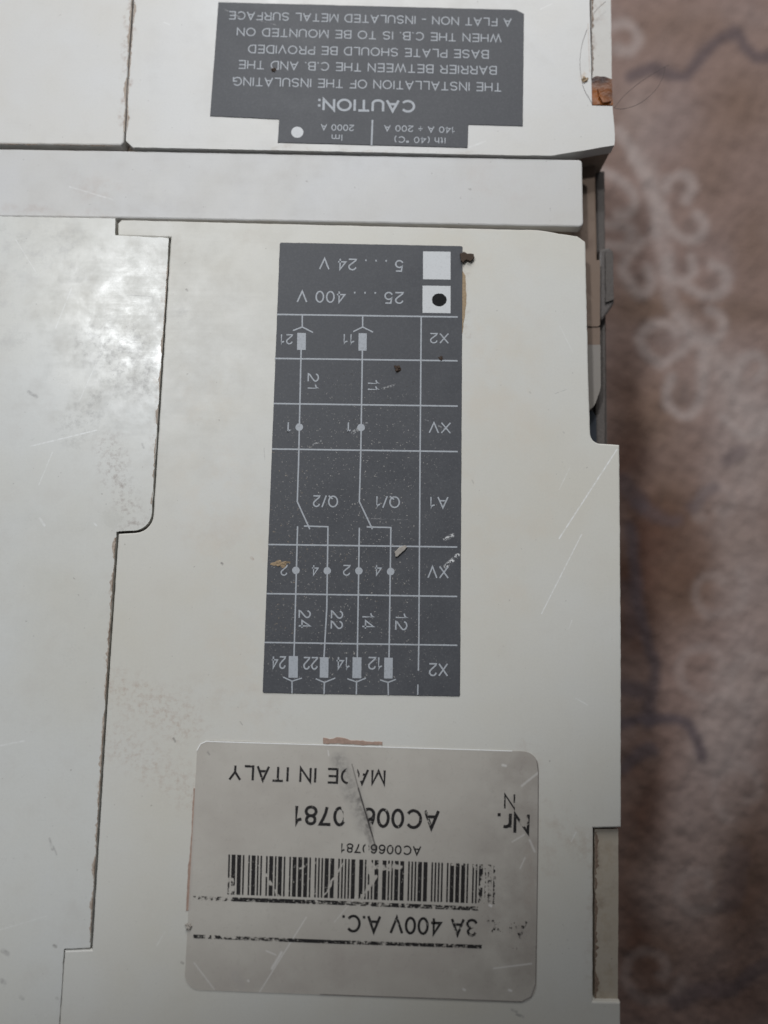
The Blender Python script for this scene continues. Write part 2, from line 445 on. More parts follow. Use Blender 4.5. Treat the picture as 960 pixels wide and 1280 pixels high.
M_band = plastic('band_plastic', (.575, .572, .572), rough=.46,
    marks=[((86, 232), (140, 248), 1.6, WHITE, .35)],
    stains=[((95, 225), (130, 235), 40, (.45, .38, .34), .42, 180), ((10, 260), (140, 268), 10, (.45, .38, .34), .4, 260), ((600, 225), (640, 240), 40, (.5, .43, .4), .30, 130)])
M_frame = plastic('inner_frame_plastic', (.44, .39, .325), dirt=(.15, .10, .065), rough=.55, mottle=2.2,
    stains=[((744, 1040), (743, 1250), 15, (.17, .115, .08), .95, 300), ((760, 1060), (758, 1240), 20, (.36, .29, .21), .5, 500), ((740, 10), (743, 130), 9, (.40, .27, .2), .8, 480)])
M_topfloor = plastic('notch_floor_plastic', (.56, .545, .52), rough=.5, stains=[((739, -10), (741, 130), 8, (.24, .16, .115), .85, 420), ((750, 0), (750, 20), 14, (.38, .28, .22), .5, 400)])
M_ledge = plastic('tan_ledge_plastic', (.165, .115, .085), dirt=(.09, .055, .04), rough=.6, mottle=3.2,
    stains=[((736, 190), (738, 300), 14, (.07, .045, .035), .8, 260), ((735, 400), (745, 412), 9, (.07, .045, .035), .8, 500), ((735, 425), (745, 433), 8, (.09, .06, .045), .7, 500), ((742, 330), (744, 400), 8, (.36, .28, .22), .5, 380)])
M_tongue = plastic('grey_tongue_plastic', (.215, .195, .175), rough=.5)

def simple(name, col, rough=.5, var=.15, scale=900, spec=.4, bump=.15):
    m = Mat(name, rough, spec); n = m.noise(scale, 4, .6)
    m.color(m.mix(n, tuple(x * (1 - var) for x in col), tuple(x * (1 + var) for x in col)))
    m.bump(n, bump, .0001); return m.m
M_base = simple('base_moulding', (.07, .058, .052), .6, .35, 1500, bump=.5)
M_rim = simple('base_rim', (.082, .070, .063), .6, .5, 2600, bump=.9)
M_clip = simple('steel_clip', (.092, .08, .074), .5, .35, 2500, bump=.6)
M_darkclip = simple('blued_plastic', (.035, .042, .055), .5, .3, 800)
M_gluebrown = simple('dried_glue', (.36, .25, .20), .7, .4, 1800, bump=.5)
M_dirt = simple('dirt', (.055, .035, .024), .8, .6, 3000, bump=.6)
M_hair = simple('hair', (.07, .05, .045), .4, .2, 3000)
M_flake = simple('paint_flake', (.34, .31, .275), .55, .3, 2000)
M_tanstain = simple('tan_deposit', (.33, .24, .15), .75, .5, 3000, bump=.6)

def resin():
    m = Mat('amber_resin', .22, .45); n = m.noise(190, 3, .5)
    m.color(m.mix(m.ramp(n, .35, .65), (.035, .012, .009), (.27, .085, .014)))
    m.bump(m.noise(500, 3, .5), .25, .0004); return m.m
M_resin = resin()

def label_mat():
    m = Mat('grey_label_foil', .5, .22)
    n = m.noise(120, 4, .6); f = m.noise(3200, 2, .6)
    c = m.mix(m.ramp(n, .3, .7), (.068, .070, .078), (.084, .086, .094))
    c = m.mix(m.math('MULTIPLY', m.ramp(f, .45, .8), .35), c, (.135, .138, .145))
    zone = m.seg((440, 580), (440, 800), 30, 170)
    d1 = m.math('MULTIPLY', m.ramp(m.noise(3600, 1, .5), .70, .74), zone)
    c = m.mix(m.math('MULTIPLY', d1, .8), c, (.42, .40, .37))
    zone2 = m.seg((350, 600), (345, 780), 20, 60)
    d2 = m.math('MULTIPLY', m.ramp(m.noise(2400, 3, .6), .66, .72), m.math('ADD', zone2, m.seg((400, 690), (480, 740), 5, 45)))
    c = m.mix(m.math('MULTIPLY', d2, .7), c, (.34, .27, .19))
    d3 = m.math('MULTIPLY', m.ramp(m.noise(2900, 2, .6), .66, .70), m.zone(m) if False else m.seg((420, 500), (520, 480), 10, 90))
    c = m.mix(m.math('MULTIPLY', d3, .6), c, (.045, .04, .035))
    sv = m.warped(.0003, 2500)
    for a, b, wd, amt in (((557, 708), (572, 694), 3.4, 1.0), ((556, 674), (566, 669), 3, .8), ((478, 486), (492, 482), 2, .3), ((441, 541), (458, 530), 3, .4),
                          ((392, 556), (402, 551), 1.5, .5), ((455, 648), (510, 650), 1, .2), ((320, 25), (345, 32), 1.0, .25), ((280, 12), (300, 22), 1, .3), ((564, 540), (532, 525), 1.2, .3)):
        k = m.math('MULTIPLY', m.seg(a, b, wd * .3, wd, vec=sv), m.ramp(m.noise(2600, 3, .7), .48, .56))
        c = m.mix(m.math('MULTIPLY', k, amt), c, (.72, .72, .72))
    m.color(c)
    m.roughness(m.ramp(n, .3, .7, .42, .56)); m.bump(f, .12, .00005)
    return m.m
M_label = label_mat()

def print_mat(name, col, under, wear, marks=()):
    m = Mat(name, .5, .3)
    k = m.math('MULTIPLY', m.ramp(m.noise(3600, 3, .65), .52, .72), wear)
    m.color(m.mix(k, col, under)); return m.m
M_print = print_mat('silver_print', (.40, .42, .45), (.16, .165, .175), .5)
M_white = print_mat('white_print', (.60, .61, .62), (.40, .40, .40), .4)
M_blackdot = print_mat('black_ink', (.006, .006, .007), (.02, .02, .02), .6)
M_blackdot.node_tree.nodes['Principled BSDF'].inputs['Specular IOR Level'].default_value = .12

def ink(name, erasures, thresh=.0):
    """worn black ink on the film: holes where it has been rubbed off"""
    m = Mat(name, .5, .3); m.color((.022, .02, .02))
    hole = m.ramp(m.noise(2300, 4, .7), .56 - thresh, .62 - thresh)
    wv = m.warped(.0012, 700)
    for a, b, i, o, amt in erasures:
        k = m.seg(a, b, i, o, vec=wv)
        e = m.ramp(m.math('SUBTRACT', m.math('MULTIPLY', k, amt), m.noise(1500, 4, .7)), .0, .1)
        hole = m.math('MAXIMUM', hole, e)
    tr = m.N.new('ShaderNodeBsdfTransparent'); mx = m.N.new('ShaderNodeMixShader')
    out = m.N['Material Output']
    m.L.new(hole, mx.inputs[0]); m.L.new(m.bsdf.outputs[0], mx.inputs[1]); m.L.new(tr.outputs[0], mx.inputs[2])
    m.L.new(mx.outputs[0], out.inputs[0])
    return m.m
ERASE = [((438, 948), (442, 986), 4, 11, .80), ((455, 955), (450, 975), 1, 4, .7), ((438, 1002), (448, 1040), 8, 17, 1.1), ((452, 1030), (466, 1100), 1, 5, .72), ((448, 990), (466, 1045), 1, 3.5, .9), ((526, 1008), (536, 1032), 2, 14, .50),
         ((634, 1060), (632, 1140), 6, 26, .92), ((612, 1066), (612, 1100), 2, 10, .55), ((665, 985), (650, 1006), 4, 20, .66), ((652, 1012), (656, 1030), 3, 12, .60), ((560, 1157), (600, 1164), 5, 18, .50), ((610, 1160), (665, 1166), 8, 20, .60),
         ((470, 1095), (450, 1125), 1, 6, .66), ((330, 1090), (350, 1122), 1, 3, .58), ((288, 1100), (290, 1120), 3, 9, .58), ((372, 1088), (384, 1080), 1, 4, .5), ((405, 1118), (430, 1078), 0.8, 1.6, .8),
         ((460, 1082), (500, 1084), 2, 8, .62), ((560, 1078), (610, 1082), 2, 9, .56), ((612, 1060), (606, 1140), 3, 26, .60)]
M_ink = ink('black_ink_worn', ERASE, -.05)
M_inkbar = ink('black_ink_rule', [((243, 1122), (278, 1124), 12, 18, .60), ((390, 1127), (600, 1136), 12, 18, .52), ((612, 1136), (640, 1140), 12, 16, .8), ((266, 1171), (345, 1175), 12, 18, .54),
                                  ((450, 1179), (570, 1182), 12, 18, .52), ((615, 1184), (700, 1192), 10, 14, .72), ((350, 1176), (380, 1177), 10, 14, .42)], .0)

def film():
    m = Mat('clear_film', .30, .5)
    n = m.noise(70, 4, .6); f = m.noise(1100, 4, .6)
    c = m.mix(m.ramp(n, .35, .68), (.70, .668, .612), (.60, .56, .51))
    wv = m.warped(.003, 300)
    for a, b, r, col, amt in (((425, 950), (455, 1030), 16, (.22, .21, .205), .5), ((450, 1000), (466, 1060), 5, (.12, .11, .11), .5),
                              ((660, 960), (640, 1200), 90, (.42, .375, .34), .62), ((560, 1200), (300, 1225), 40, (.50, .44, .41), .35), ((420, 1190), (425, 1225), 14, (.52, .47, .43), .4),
                              ((660, 1060), (664, 1130), 12, (.50, .43, .38), .4), ((300, 1235), (296, 1220), 10, (.55, .52, .5), .45)):
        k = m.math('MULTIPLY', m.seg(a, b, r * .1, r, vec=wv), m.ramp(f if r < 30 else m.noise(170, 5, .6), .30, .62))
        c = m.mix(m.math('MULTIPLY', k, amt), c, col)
    sv = m.warped(.0001, 3000)
    W = (.92, .90, .88); K = (.06, .055, .055)
    for a, b, wd, col, amt in (((383, 1146), (323, 1242), 1.2, W, .6), ((352, 1190), (340, 1210), 2.2, W, .7), ((333, 1188), (345, 1193), 1.4, W, .55),
                               ((243, 1203), (268, 1236), 1.3, W, .5), ((617, 1210), (664, 1204), 1.4, W, .6), ((652, 982), (672, 966), 2, W, .5),
                               ((410, 938), (411, 944), 1.2, W, .6), ((448, 985), (470, 1060), 1.6, K, .7), ((452, 1000), (466, 1045), 1.2, K, .7), ((440, 955), (452, 1000), 1.2, K, .5),
                               ((640, 1052), (655, 1043), 1.6, W, .4), ((662, 1050), (668, 1064), 2, W, .5), ((650, 1085), (656, 1072), 1.4, W, .5), ((628, 956), (632, 957), 2.2, W, .7),
                               ((612, 1131), (614, 1132), 2.2, W, .9), ((579, 1236), (581, 1237), 2, W, .8), ((636, 1237), (639, 1238), 2, W, .9), ((395, 1245), (402, 1248), 2, W, .6),
                               ((418, 1152), (445, 1120), 1, W, .4), ((310, 1225), (311, 1226), 1.6, W, .9), ((260, 940), (262, 943), 1.5, GREY, .5)):
        c = m.mix(m.math('MULTIPLY', m.seg(a, b, wd * .25, wd, vec=sv), amt), c, col)
    m.color(c)
    m.roughness(m.ramp(f, .3, .7, .24, .40))
    tr = m.N.new('ShaderNodeBsdfTransparent'); tr.inputs[0].default_value = (.95, .93, .90, 1)
    mx = m.N.new('ShaderNodeMixShader'); mx.inputs[0].default_value = .38
    m.L.new(m.bsdf.outputs[0], mx.inputs[1]); m.L.new(tr.outputs[0], mx.inputs[2])
    m.L.new(mx.outputs[0], m.N['Material Output'].inputs[0])
    return m.m
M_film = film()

# ------------------------------------------------------------------ carpet
def build_carpet():
    fx = np.concatenate([np.linspace(-.45, .045, 60)[:-1], np.arange(.045, .130, .0004), np.linspace(.13, .50, 60)])
    fy = np.concatenate([np.linspace(-.50, -.16, 50)[:-1], np.arange(-.16, .17, .0004), np.linspace(.17, .60, 60)])
    X, Y = np.meshgrid(fx, fy); nx, ny = len(fx), len(fy)
    # the same points as the photograph sees them, to lay out the woven pattern and painted shade
    Rn = np.array(R); P = np.stack([X - CAM.x, Y - CAM.y, np.full_like(X, -CAM.z)], -1) @ Rn
    px = 480 + FPX * P[..., 0] / -P[..., 2]; py = 640 - FPX * P[..., 1] / -P[..., 2]
    def fbm(scale, seed, oct_=4):
        out = np.zeros_like(px); a = 1; r = np.random.default_rng(seed)
        for o in range(oct_):
            for k in range(4):
                th = r.uniform(0, 2 * np.pi); ph = r.uniform(0, 6.28); fr = scale * 2 ** o * r.uniform(.7, 1.4)
                out += a * np.sin((px * np.cos(th) + py * np.sin(th)) * fr + ph + 1.3 * np.sin((py * np.cos(th) - px * np.sin(th)) * fr * .8 + ph * 2))
            a *= .55
        return out / 4
    jx = px + 3.5 * fbm(.06, 1, 3); jy = py + 3.5 * fbm(.06, 2, 3)
    def line(pts, wd, soft):
        d = np.full_like(px, 1e9)
        for (a, b) in zip(pts[:-1], pts[1:]):
            ax, ay = a; bx, by = b[0] - ax, b[1] - ay
            t = np.clip(((jx - ax) * bx + (jy - ay) * by) / (bx * bx + by * by), 0, 1)
            d = np.minimum(d, np.hypot(jx - ax - t * bx, jy - ay - t * by))
        return np.clip((wd + soft - d) / soft, 0, 1)
    def spiral(c, r, a0, turns, wd=3.4):
        n = 26; pts = []
        for i in range(n + 1):
            t = i / n; rr = r * (1.12 - .72 * t ** 1.4); a = a0 + turns * 1.75 * np.pi * t
            pts.append((c[0] + rr * np.cos(a), c[1] + rr * np.sin(a)))
        return line(pts, wd, 6)
    def blob(c, rx, ry): return np.exp(-(((px - c[0]) / rx) ** 2 + ((py - c[1]) / ry) ** 2))
    base = np.array([.272, .190, .163]); c = np.ones(px.shape + (3,)) * base
    def lay(k, col):
        nonlocal c
        k = np.clip(k, 0, 1)[..., None]; c = c * (1 - k) + np.array(col) * k
    lay(.45 * np.clip(fbm(.018, 5, 4), 0, 1), (.225, .155, .122))
    lay(.30 * np.clip(fbm(.03, 6, 3), 0, 1), (.31, .26, .255))
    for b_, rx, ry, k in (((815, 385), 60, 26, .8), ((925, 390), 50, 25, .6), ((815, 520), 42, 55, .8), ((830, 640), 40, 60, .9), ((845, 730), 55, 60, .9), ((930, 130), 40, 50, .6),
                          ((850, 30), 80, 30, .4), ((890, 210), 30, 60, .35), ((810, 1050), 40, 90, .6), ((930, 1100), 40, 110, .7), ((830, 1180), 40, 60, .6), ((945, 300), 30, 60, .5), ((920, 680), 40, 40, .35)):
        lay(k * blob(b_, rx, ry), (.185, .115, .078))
    for b_, rx, ry, k in (((785, 590), 30, 60, .85), ((800, 700), 48, 90, .9), ((850, 690), 40, 70, .5), ((785, 800), 34, 70, .8), ((810, 1000), 45, 110, .75), ((800, 1180), 45, 110, .75), ((935, 1120), 40, 90, .55), ((780, 480), 24, 60, .45), ((930, 1250), 60, 40, .5)):  # brown patches; the breaker's shade is partly put into their colour
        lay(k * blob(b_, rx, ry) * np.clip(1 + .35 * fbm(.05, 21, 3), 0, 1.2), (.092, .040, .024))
    LIGHT = (.43, .362, .338)
    lay(.42 * line([(795, 190), (814, 209), (824, 232), (827, 258), (827, 298), (834, 344), (844, 377), (863, 403), (883, 432), (903, 455), (922, 488), (950, 540)], 6, 10), LIGHT)
    lay(.32 * line([(915, 470), (945, 530), (960, 600)], 18, 30), LIGHT)
    lay(.35 * line([(935, 520), (915, 600), (930, 680), (945, 780), (930, 860), (900, 930)], 22, 26), LIGHT)
    lay(.3 * line([(930, 870), (880, 1010), (850, 1120)], 30, 40), LIGHT)
    lay(.35 * blob((800, 140), 26, 40), LIGHT)
    lay(.30 * blob((905, 480), 50, 70), LIGHT)
    def smooth(pts):
        P = [np.array(p, float) for p in pts]; out = []
        for i in range(len(P) - 1):
            p0, p1, p2, p3 = P[max(i - 1, 0)], P[i], P[i + 1], P[min(i + 2, len(P) - 1)]
            for k in range(4):
                t = k / 4; out.append(tuple(.5 * (2 * p1 + (p2 - p0) * t + (2 * p0 - 5 * p1 + 4 * p2 - p3) * t * t + (3 * p1 - p0 - 3 * p2 + p3) * t ** 3)))
        return out + [tuple(P[-1])]
    HOOKS = [[(837, 232), (840, 222), (857, 219), (868, 232), (861, 248), (846, 244)], [(832, 270), (844, 290), (860, 299), (877, 293), (883, 277), (873, 265), (858, 268)],
             [(832, 325), (838, 344), (857, 348), (870, 338), (867, 321), (853, 316)], [(858, 350), (876, 364), (893, 368), (907, 356), (906, 337), (893, 329), (880, 336)],
             [(846, 395), (864, 417), (886, 427), (903, 417), (904, 397), (890, 388), (877, 395)], [(868, 420), (852, 440), (832, 453), (813, 446), (802, 425), (814, 407), (834, 402), (848, 416), (842, 430)],
             [(880, 440), (880, 475), (877, 503), (862, 518), (843, 510), (834, 489), (842, 470), (858, 468)], [(750, 212), (781, 227), (795, 245), (788, 263), (770, 266)],
             [(752, 276), (781, 279), (793, 292), (782, 306), (762, 305)], [(806, 300), (790, 318), (782, 340), (797, 363), (814, 354), (811, 335), (799, 331)],
             [(798, 200), (818, 232), (826, 262)], [(772, 160), (790, 190), (806, 222), (818, 258), (820, 290)], [(918, 470), (928, 450), (945, 440), (958, 452), (950, 470)],
             [(905, 520), (930, 545), (955, 540), (962, 515)], [(765, 30), (785, 28), (797, 45), (788, 62), (770, 60)]]
    sp = np.zeros_like(px)
    for hk in HOOKS: sp = np.maximum(sp, line(smooth(hk[:-1] if len(hk) > 5 else hk), 2.6, 8))
    faint = np.zeros_like(px)
    for cc, r, a0, tn in (((897, 737), 34, -.6, 1.1), ((885, 837), 34, 1.0, 1.1), ((900, 630), 26, 2.4, 1.0), ((950, 850), 34, 2.0, 1.0), ((816, 1217), 36, .3, 1.2), ((930, 990), 36, 2.0, 1.0), ((875, 1110), 30, .7, 1.0)):
        faint = np.maximum(faint, spiral(cc, r, a0, tn))
    lay(.66 * sp, LIGHT); lay(.28 * faint, LIGHT)
    for hc, rx, ry, k in (((848, 233), 8, 8, .5), ((862, 281), 10, 10, .55), ((797, 345), 7, 8, .5), ((855, 331), 8, 8, .4), ((892, 350), 9, 9, .5), ((887, 407), 10, 9, .5), ((828, 426), 13, 12, .55), ((856, 492), 13, 14, .55)):
        lay(k * blob(hc, rx, ry), (.185, .14, .125))
    DARK = (.095, .075, .085)
    for pts, wd, k in (([(790, 92), (815, 82), (858, 94), (880, 66), (905, 45), (925, 38), (935, 58), (948, 70), (970, 68), (1010, 80)], 3.2, .72),
                       ([(770, 905), (800, 899), (835, 901), (862, 906), (873, 925), (880, 947)], 3.5, .85), ([(795, 632), (815, 640), (845, 652), (852, 650)], 3, .5),
                       ([(788, 660), (806, 780), (820, 830), (814, 880), (814, 905)], 3.5, .7), ([(868, 632), (880, 615), (893, 608)], 4, .5), ([(780, 960), (800, 945), (815, 938)], 5, .7),
                       ([(845, 1255), (880, 1240), (920, 1238), (945, 1215), (975, 1205)], 6, .6), ([(910, 575), (925, 565)], 5, .5), ([(784, 735), (793, 750), (790, 790)], 6, .4),
                       ([(925, 1075), (915, 1130)], 12, .35), ([(780, 860), (800, 862)], 6, .7), ([(778, 600), (800, 630)], 8, .5)):
        lay(k * line(pts, wd, 8), DARK)
    c *= (1 + .07 * np.random.default_rng(3).standard_normal(px.shape))[..., None] * (1 + .05 * fbm(.25, 9, 2))[..., None]
    c = np.clip(c, .02, 1)
    Z = .0009 * np.random.default_rng(4).standard_normal(px.shape).clip(-1.5, 1.5) * .22 - .0009 + .0005 * fbm(.09, 12, 2)
    verts = np.stack([X, Y, Z], -1).reshape(-1, 3)
    idx = np.arange(nx * ny).reshape(ny, nx)
    q = np.stack([idx[:-1, :-1], idx[:-1, 1:], idx[1:, 1:], idx[1:, :-1]], -1).reshape(-1, 4)
    me = bpy.data.meshes.new('carpet')
    me.vertices.add(len(verts)); me.vertices.foreach_set('co', verts.ravel().astype(np.float32))
    me.loops.add(q.size); me.loops.foreach_set('vertex_index', q.ravel().astype(np.int32))
    me.polygons.add(len(q)); me.polygons.foreach_set('loop_start', np.arange(0, q.size, 4, dtype=np.int32))
    me.update(); me.validate()
    at = me.color_attributes.new('weave_shade', 'FLOAT_COLOR', 'POINT')
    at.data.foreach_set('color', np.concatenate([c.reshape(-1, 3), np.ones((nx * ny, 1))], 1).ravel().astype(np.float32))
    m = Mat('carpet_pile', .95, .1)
    a = m.N.new('ShaderNodeAttribute'); a.attribute_name = 'weave_shade'
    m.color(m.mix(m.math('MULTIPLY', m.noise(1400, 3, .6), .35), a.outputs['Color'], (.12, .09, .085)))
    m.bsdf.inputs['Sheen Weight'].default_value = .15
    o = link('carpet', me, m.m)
    return tag(o, 'mauve brown patterned carpet with pale curls under the breaker', 'carpet', kind='structure')
build_carpet()

# ------------------------------------------------------------------ the circuit breaker
cb = bpy.data.objects.new('circuit_breaker', None); COL.objects.link(cb)
cb.empty_display_size = .02
tag(cb, 'old ivory moulded case circuit breaker lying face up on the carpet', 'circuit breaker')
T = .0026                 # cover thickness
ZF = H - T                # level of the inner frame under the covers
ZB = H - .0105            # top of the dark base moulding
NORTH, SOUTH, WEST = -70, 1520, -260

def X_at(px, py, z_from, z_to):     # same world x, seen at another level
    return U(px, py, z_from)
# dark base: full width, straight walls down to the carpet
def world_slab(name, pts, z0, z1, mat, bevel=0.0):
    bm = bmesh.new()
    vs = [bm.verts.new((p.x, p.y, z0)) for p in pts]
    f = bm.faces.new(vs); f.normal_update()
    if f.normal.z < 0: f.normal_flip()
    r = bmesh.ops.extrude_face_region(bm, geom=[f])
    for g in r['geom']:
        if isinstance(g, bmesh.types.BMVert): g.co.z = z1
    bmesh.ops.recalc_face_normals(bm, faces=bm.faces[:])
    if bevel:
        te = [e for e in bm.edges if all(abs(v.co.z - z1) < 1e-9 for v in e.verts)]
        bmesh.ops.bevel(bm, geom=te, offset=bevel, segments=2, profile=.5, affect='EDGES', clamp_overlap=True)
    return link(name, bm, mat, cb)
xr = U(757, 400, ZB).x
base_pts = [U(WEST, NORTH), U(766, NORTH), U(766, 175), Vector((xr, U(757, 175).y, 0)), Vector((xr, U(757, 562).y, 0)), U(774, 562), U(776, 1040), U(776, SOUTH), U(WEST, SOUTH)]
world_slab('base', base_pts, 0.0, ZB, M_base)
# inner frame between base and covers, set back along the side recess
fr = [U(WEST + 6, NORTH + 6), U(763, NORTH + 6), U(763.5, 130), U(767, 140), U(767, 181), U(690, 195), U(718, 200), U(722, 560), U(773, 562), U(775.5, 1034), U(775.5, SOUTH - 6), U(WEST + 6, SOUTH - 6)]
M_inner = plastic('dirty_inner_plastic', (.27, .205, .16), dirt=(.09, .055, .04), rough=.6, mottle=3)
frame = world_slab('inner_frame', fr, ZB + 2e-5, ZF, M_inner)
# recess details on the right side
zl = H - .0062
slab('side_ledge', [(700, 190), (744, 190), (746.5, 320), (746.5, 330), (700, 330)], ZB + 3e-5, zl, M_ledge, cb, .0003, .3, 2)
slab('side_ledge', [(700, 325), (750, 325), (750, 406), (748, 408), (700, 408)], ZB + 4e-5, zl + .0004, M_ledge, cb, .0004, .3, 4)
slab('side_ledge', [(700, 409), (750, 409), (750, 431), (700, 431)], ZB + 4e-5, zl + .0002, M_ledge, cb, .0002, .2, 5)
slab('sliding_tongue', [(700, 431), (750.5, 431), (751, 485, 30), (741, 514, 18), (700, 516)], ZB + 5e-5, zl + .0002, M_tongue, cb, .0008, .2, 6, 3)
slab('recess_corner_block', [(700, 516), (741, 514), (745, 520), (746, 562), (700, 562)], ZB + 5e-5, ZB + .0018, M_darkclip, cb, .0005, .1, 7)
slab('base_rim', [(744.5, 214), (756, 214), (757, 390), (757, 566), (744.5, 566)], ZB + 5e-5, ZB + .0012, M_rim, cb, .0002, .5, 8, step=4)
clip = slab('side_clip', [(749, 312), (762, 309), (767, 314), (768, 378), (763, 386), (752, 402), (749, 395)], ZB - .004, ZB + .0030, M_clip, cb, .0006, .5, 9, step=4)
slab('side_clip_rib', [(757, 314), (766, 316), (767, 374), (757, 378)], ZB + .0029, ZB + .0035, M_rim, clip, .0003, .8, 10, step=3)

# covers
slab('terminal_cover', [(WEST, NORTH - 8), (166, NORTH - 8), (164.5, 0), (156.5, 150), (154.5, 178, 3), (151, 181.5), (WEST, 177)], ZF + 3e-5, H, M_upper, cb, .00028, .55, 11, step=5)
slab('upper_front_cover', [(169, NORTH - 8), (736, NORTH - 8), (737, 0), (740, 132), (765.5, 132.5), (768.5, 168), (768, 181.5), (690, 194.5, 40), (640, 194), (166, 184), (157.5, 176), (158.5, 150), (167.5, 0)], ZF + 4e-5, H + .00005, M_upper, cb, .00025, .35, 12, step=6)
slab('handle_band', [(WEST, 182), (0, 186), (160, 188.5), (728, 199.5, 5), (729.5, 283.5, 6), (640, 282), (150, 272.5), (WEST, 267)], ZF + 5e-5, H - .0004, M_band, cb, .00030, .3, 13, step=8)
slab('left_cover', [(WEST, 268.5), (0, 270.5), (144, 273), (144, 294), (211, 297.5, 2), (188.5, 662, 24), (145.5, 664.5), (130, 905), (112.5, 1184.5), (80, 1186), (74, 1280), (62, SOUTH), (WEST, SOUTH)], ZF + 6e-5, H + .0001, M_left, cb, .00030, .6, 14, step=4.5)
slab('front_cover', [(152, 274.5), (640, 286.5), (672, 287, 60), (722, 295, 6), (732, 302, 4), (736, 480), (738.5, 553.5, 13), (774.5, 556), (776.5, 800), (776.5, 1034), (741.5, 1035), (741, 1252), (775.5, 1253),
                     (776, SOUTH), (62.3, SOUTH), (74.4, 1280), (80.6, 1188.2), (114.8, 1187), (132.2, 905), (147.8, 667.3), (190.2, 664.6, 25), (213.4, 297), (147.5, 294.6), (147, 279)], ZF + 7e-5, H, M_right, cb, .00025, .35, 15, step=5)

slab('side_notch_floor', [(743.5, 1036.5), (772.8, 1036.5), (773, 1120), (772.3, 1251), (743.5, 1251)], ZF + 2e-5, H - .0011, M_frame, cb, .0002, .4, 18, step=4)
M_grime = simple('seam_grime', (.40, .335, .28), .8, .4, 2600, bump=.8)
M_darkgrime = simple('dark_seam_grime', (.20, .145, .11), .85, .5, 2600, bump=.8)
def grime(pts, w0, w1, mat, seed, z=H + .0001):
    """packed dirt with a ragged edge along a seam"""
    left = []; 
    P = wobble([Vector(p) for p in pts] + [Vector(p) for p in pts[::-1]], 0, 2.0)
    P = P[:len(P) // 2]
    for i_, p in enumerate(P):
        d = (P[min(i_ + 1, len(P) - 1)] - P[max(i_ - 1, 0)]).normalized(); n = Vector((d.y, -d.x))
        k = max(0, .35 + .9 * mnoise.noise(Vector((i_ * .09, seed, 0))) + .5 * mnoise.noise(Vector((i_ * .45, seed, 5))))
        left.append(p + n * (w0 + (w1 - w0) * k))
    bm = bmesh.new()
    a = [bm.verts.new(U(p.x, p.y, z + .00002)) for p in P]; b = [bm.verts.new(U(q.x, q.y, z + .00002)) for q in left]
    c_ = [bm.verts.new(U((p.x + q.x) / 2, (p.y + q.y) / 2, z + .00002 + .00006 * random.random())) for p, q in zip(P, left)]
    for i_ in range(len(P) - 1):
        for r0, r1 in ((a, c_), (c_, b)):
            f = bm.faces.new((r0[i_], r0[i_ + 1], r1[i_ + 1], r1[i_])); f.normal_update()
            if f.normal.z < 0: f.normal_flip()
    return link('seam_grime', bm, mat, cb)
grime([(144.8, 672), (130, 905), (112.8, 1178)], .2, -5.0, M_grime, 1.0)
grime([(145.0, 672), (130, 905), (113, 1178)], .3, -2.2, M_darkgrime, 4.0, H + .00013)
grime([(210.4, 330), (202, 450), (190, 630)], .2, -3.2, M_grime, 7.0)
grime([(166, -10), (164, 20), (158, 110), (156, 165)], .2, -4.5, M_grime, 9.0, H)
grime([(168, 2), (159.5, 110), (158.3, 165)], -.2, 3.5, M_grime, 12.0, H + .00005)
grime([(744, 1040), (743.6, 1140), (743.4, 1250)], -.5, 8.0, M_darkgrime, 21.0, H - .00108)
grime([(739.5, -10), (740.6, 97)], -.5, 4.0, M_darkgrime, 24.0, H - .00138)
grime([(-20, 179.2), (60, 180.3), (150, 182)], .2, -2.4, M_darkgrime, 15.0, H)

# amber blob in the upper notch
slab('top_notch_floor', [(738.5, NORTH), (765, NORTH), (763.6, 0), (765, 131.4), (740.4, 131.4)], ZF + 2e-5, H - .0014, M_topfloor, cb, .0002, .3, 19, step=4)
res = slab('resin_plug', [(739, 99), (745, 95), (757, 96), (765, 99), (766, 131), (740, 131)], H - .0014 + 3e-5, H - .0006, M_resin, cb, .0006, .8, 16, 3, 3)
slab('resin_bubble', [(747, 110), (756, 104), (764, 108), (764, 126), (754, 128), (749, 120)], H - .0007, H - .0001, M_resin, res, .0006, .8, 17, 3, 3)

# --- caution label
LT = .00012
ZL = H + LT + .00005
ZP = ZL + .000012
cl = slab('caution_label', [(273, 2.5), (645, 12), (655, 17), (653.5, 157.5), (585.5, 155.5), (584.5, 184.5), (347, 178), (349, 149), (262.5, 145)], H + 6e-5, ZL, M_label, cb, .00004, .2, 21, 1)
cl['label'] = 'dark grey caution label with upside down silver lettering'
for body, s, e, cap in (('A FLAT NON - INSULATED METAL SURFACE', (639.5, 28), (286, 19), 12.2), ('WHEN THE C.B. IS TO BE MOUNTED ON', (627, 48), (296, 39.5), 12.2),
                        ('BASE PLATE SHOULD BE PROVIDED', (611, 68), (310, 61), 12.4), ('BARRIER BETWEEN THE C.B. AND THE', (621, 88), (298, 80.5), 12.6),
                        ('THE INSTALLATION OF THE INSULATING', (627, 109), (291, 101.5), 12.8)):
    text('text_line', body, s, e, cap, ZP, M_print, cl, -.004)
text('heading', 'CAUTION:', (519, 133), (397, 130.5), 18, ZP, M_print, cl, .026)
for body, s, e, cap in (('Ith (40 °C)', (557, 175.8), (493, 174.2), 9), ('140 A ÷ 200 A', (569, 162.5), (480, 160), 9), ('Im', (428, 172), (414.5, 171.6), 9), ('2000 A', (442.5, 160), (401, 158.8), 9)):
    text('rating_text', body, s, e, cap, ZP, M_print, cl, .008)
bm = bmesh.new(); stroke(bm, [(465.6, 150.5), (464.4, 181)], 2.2, ZP); link('divider_line', bm, M_print, cl)
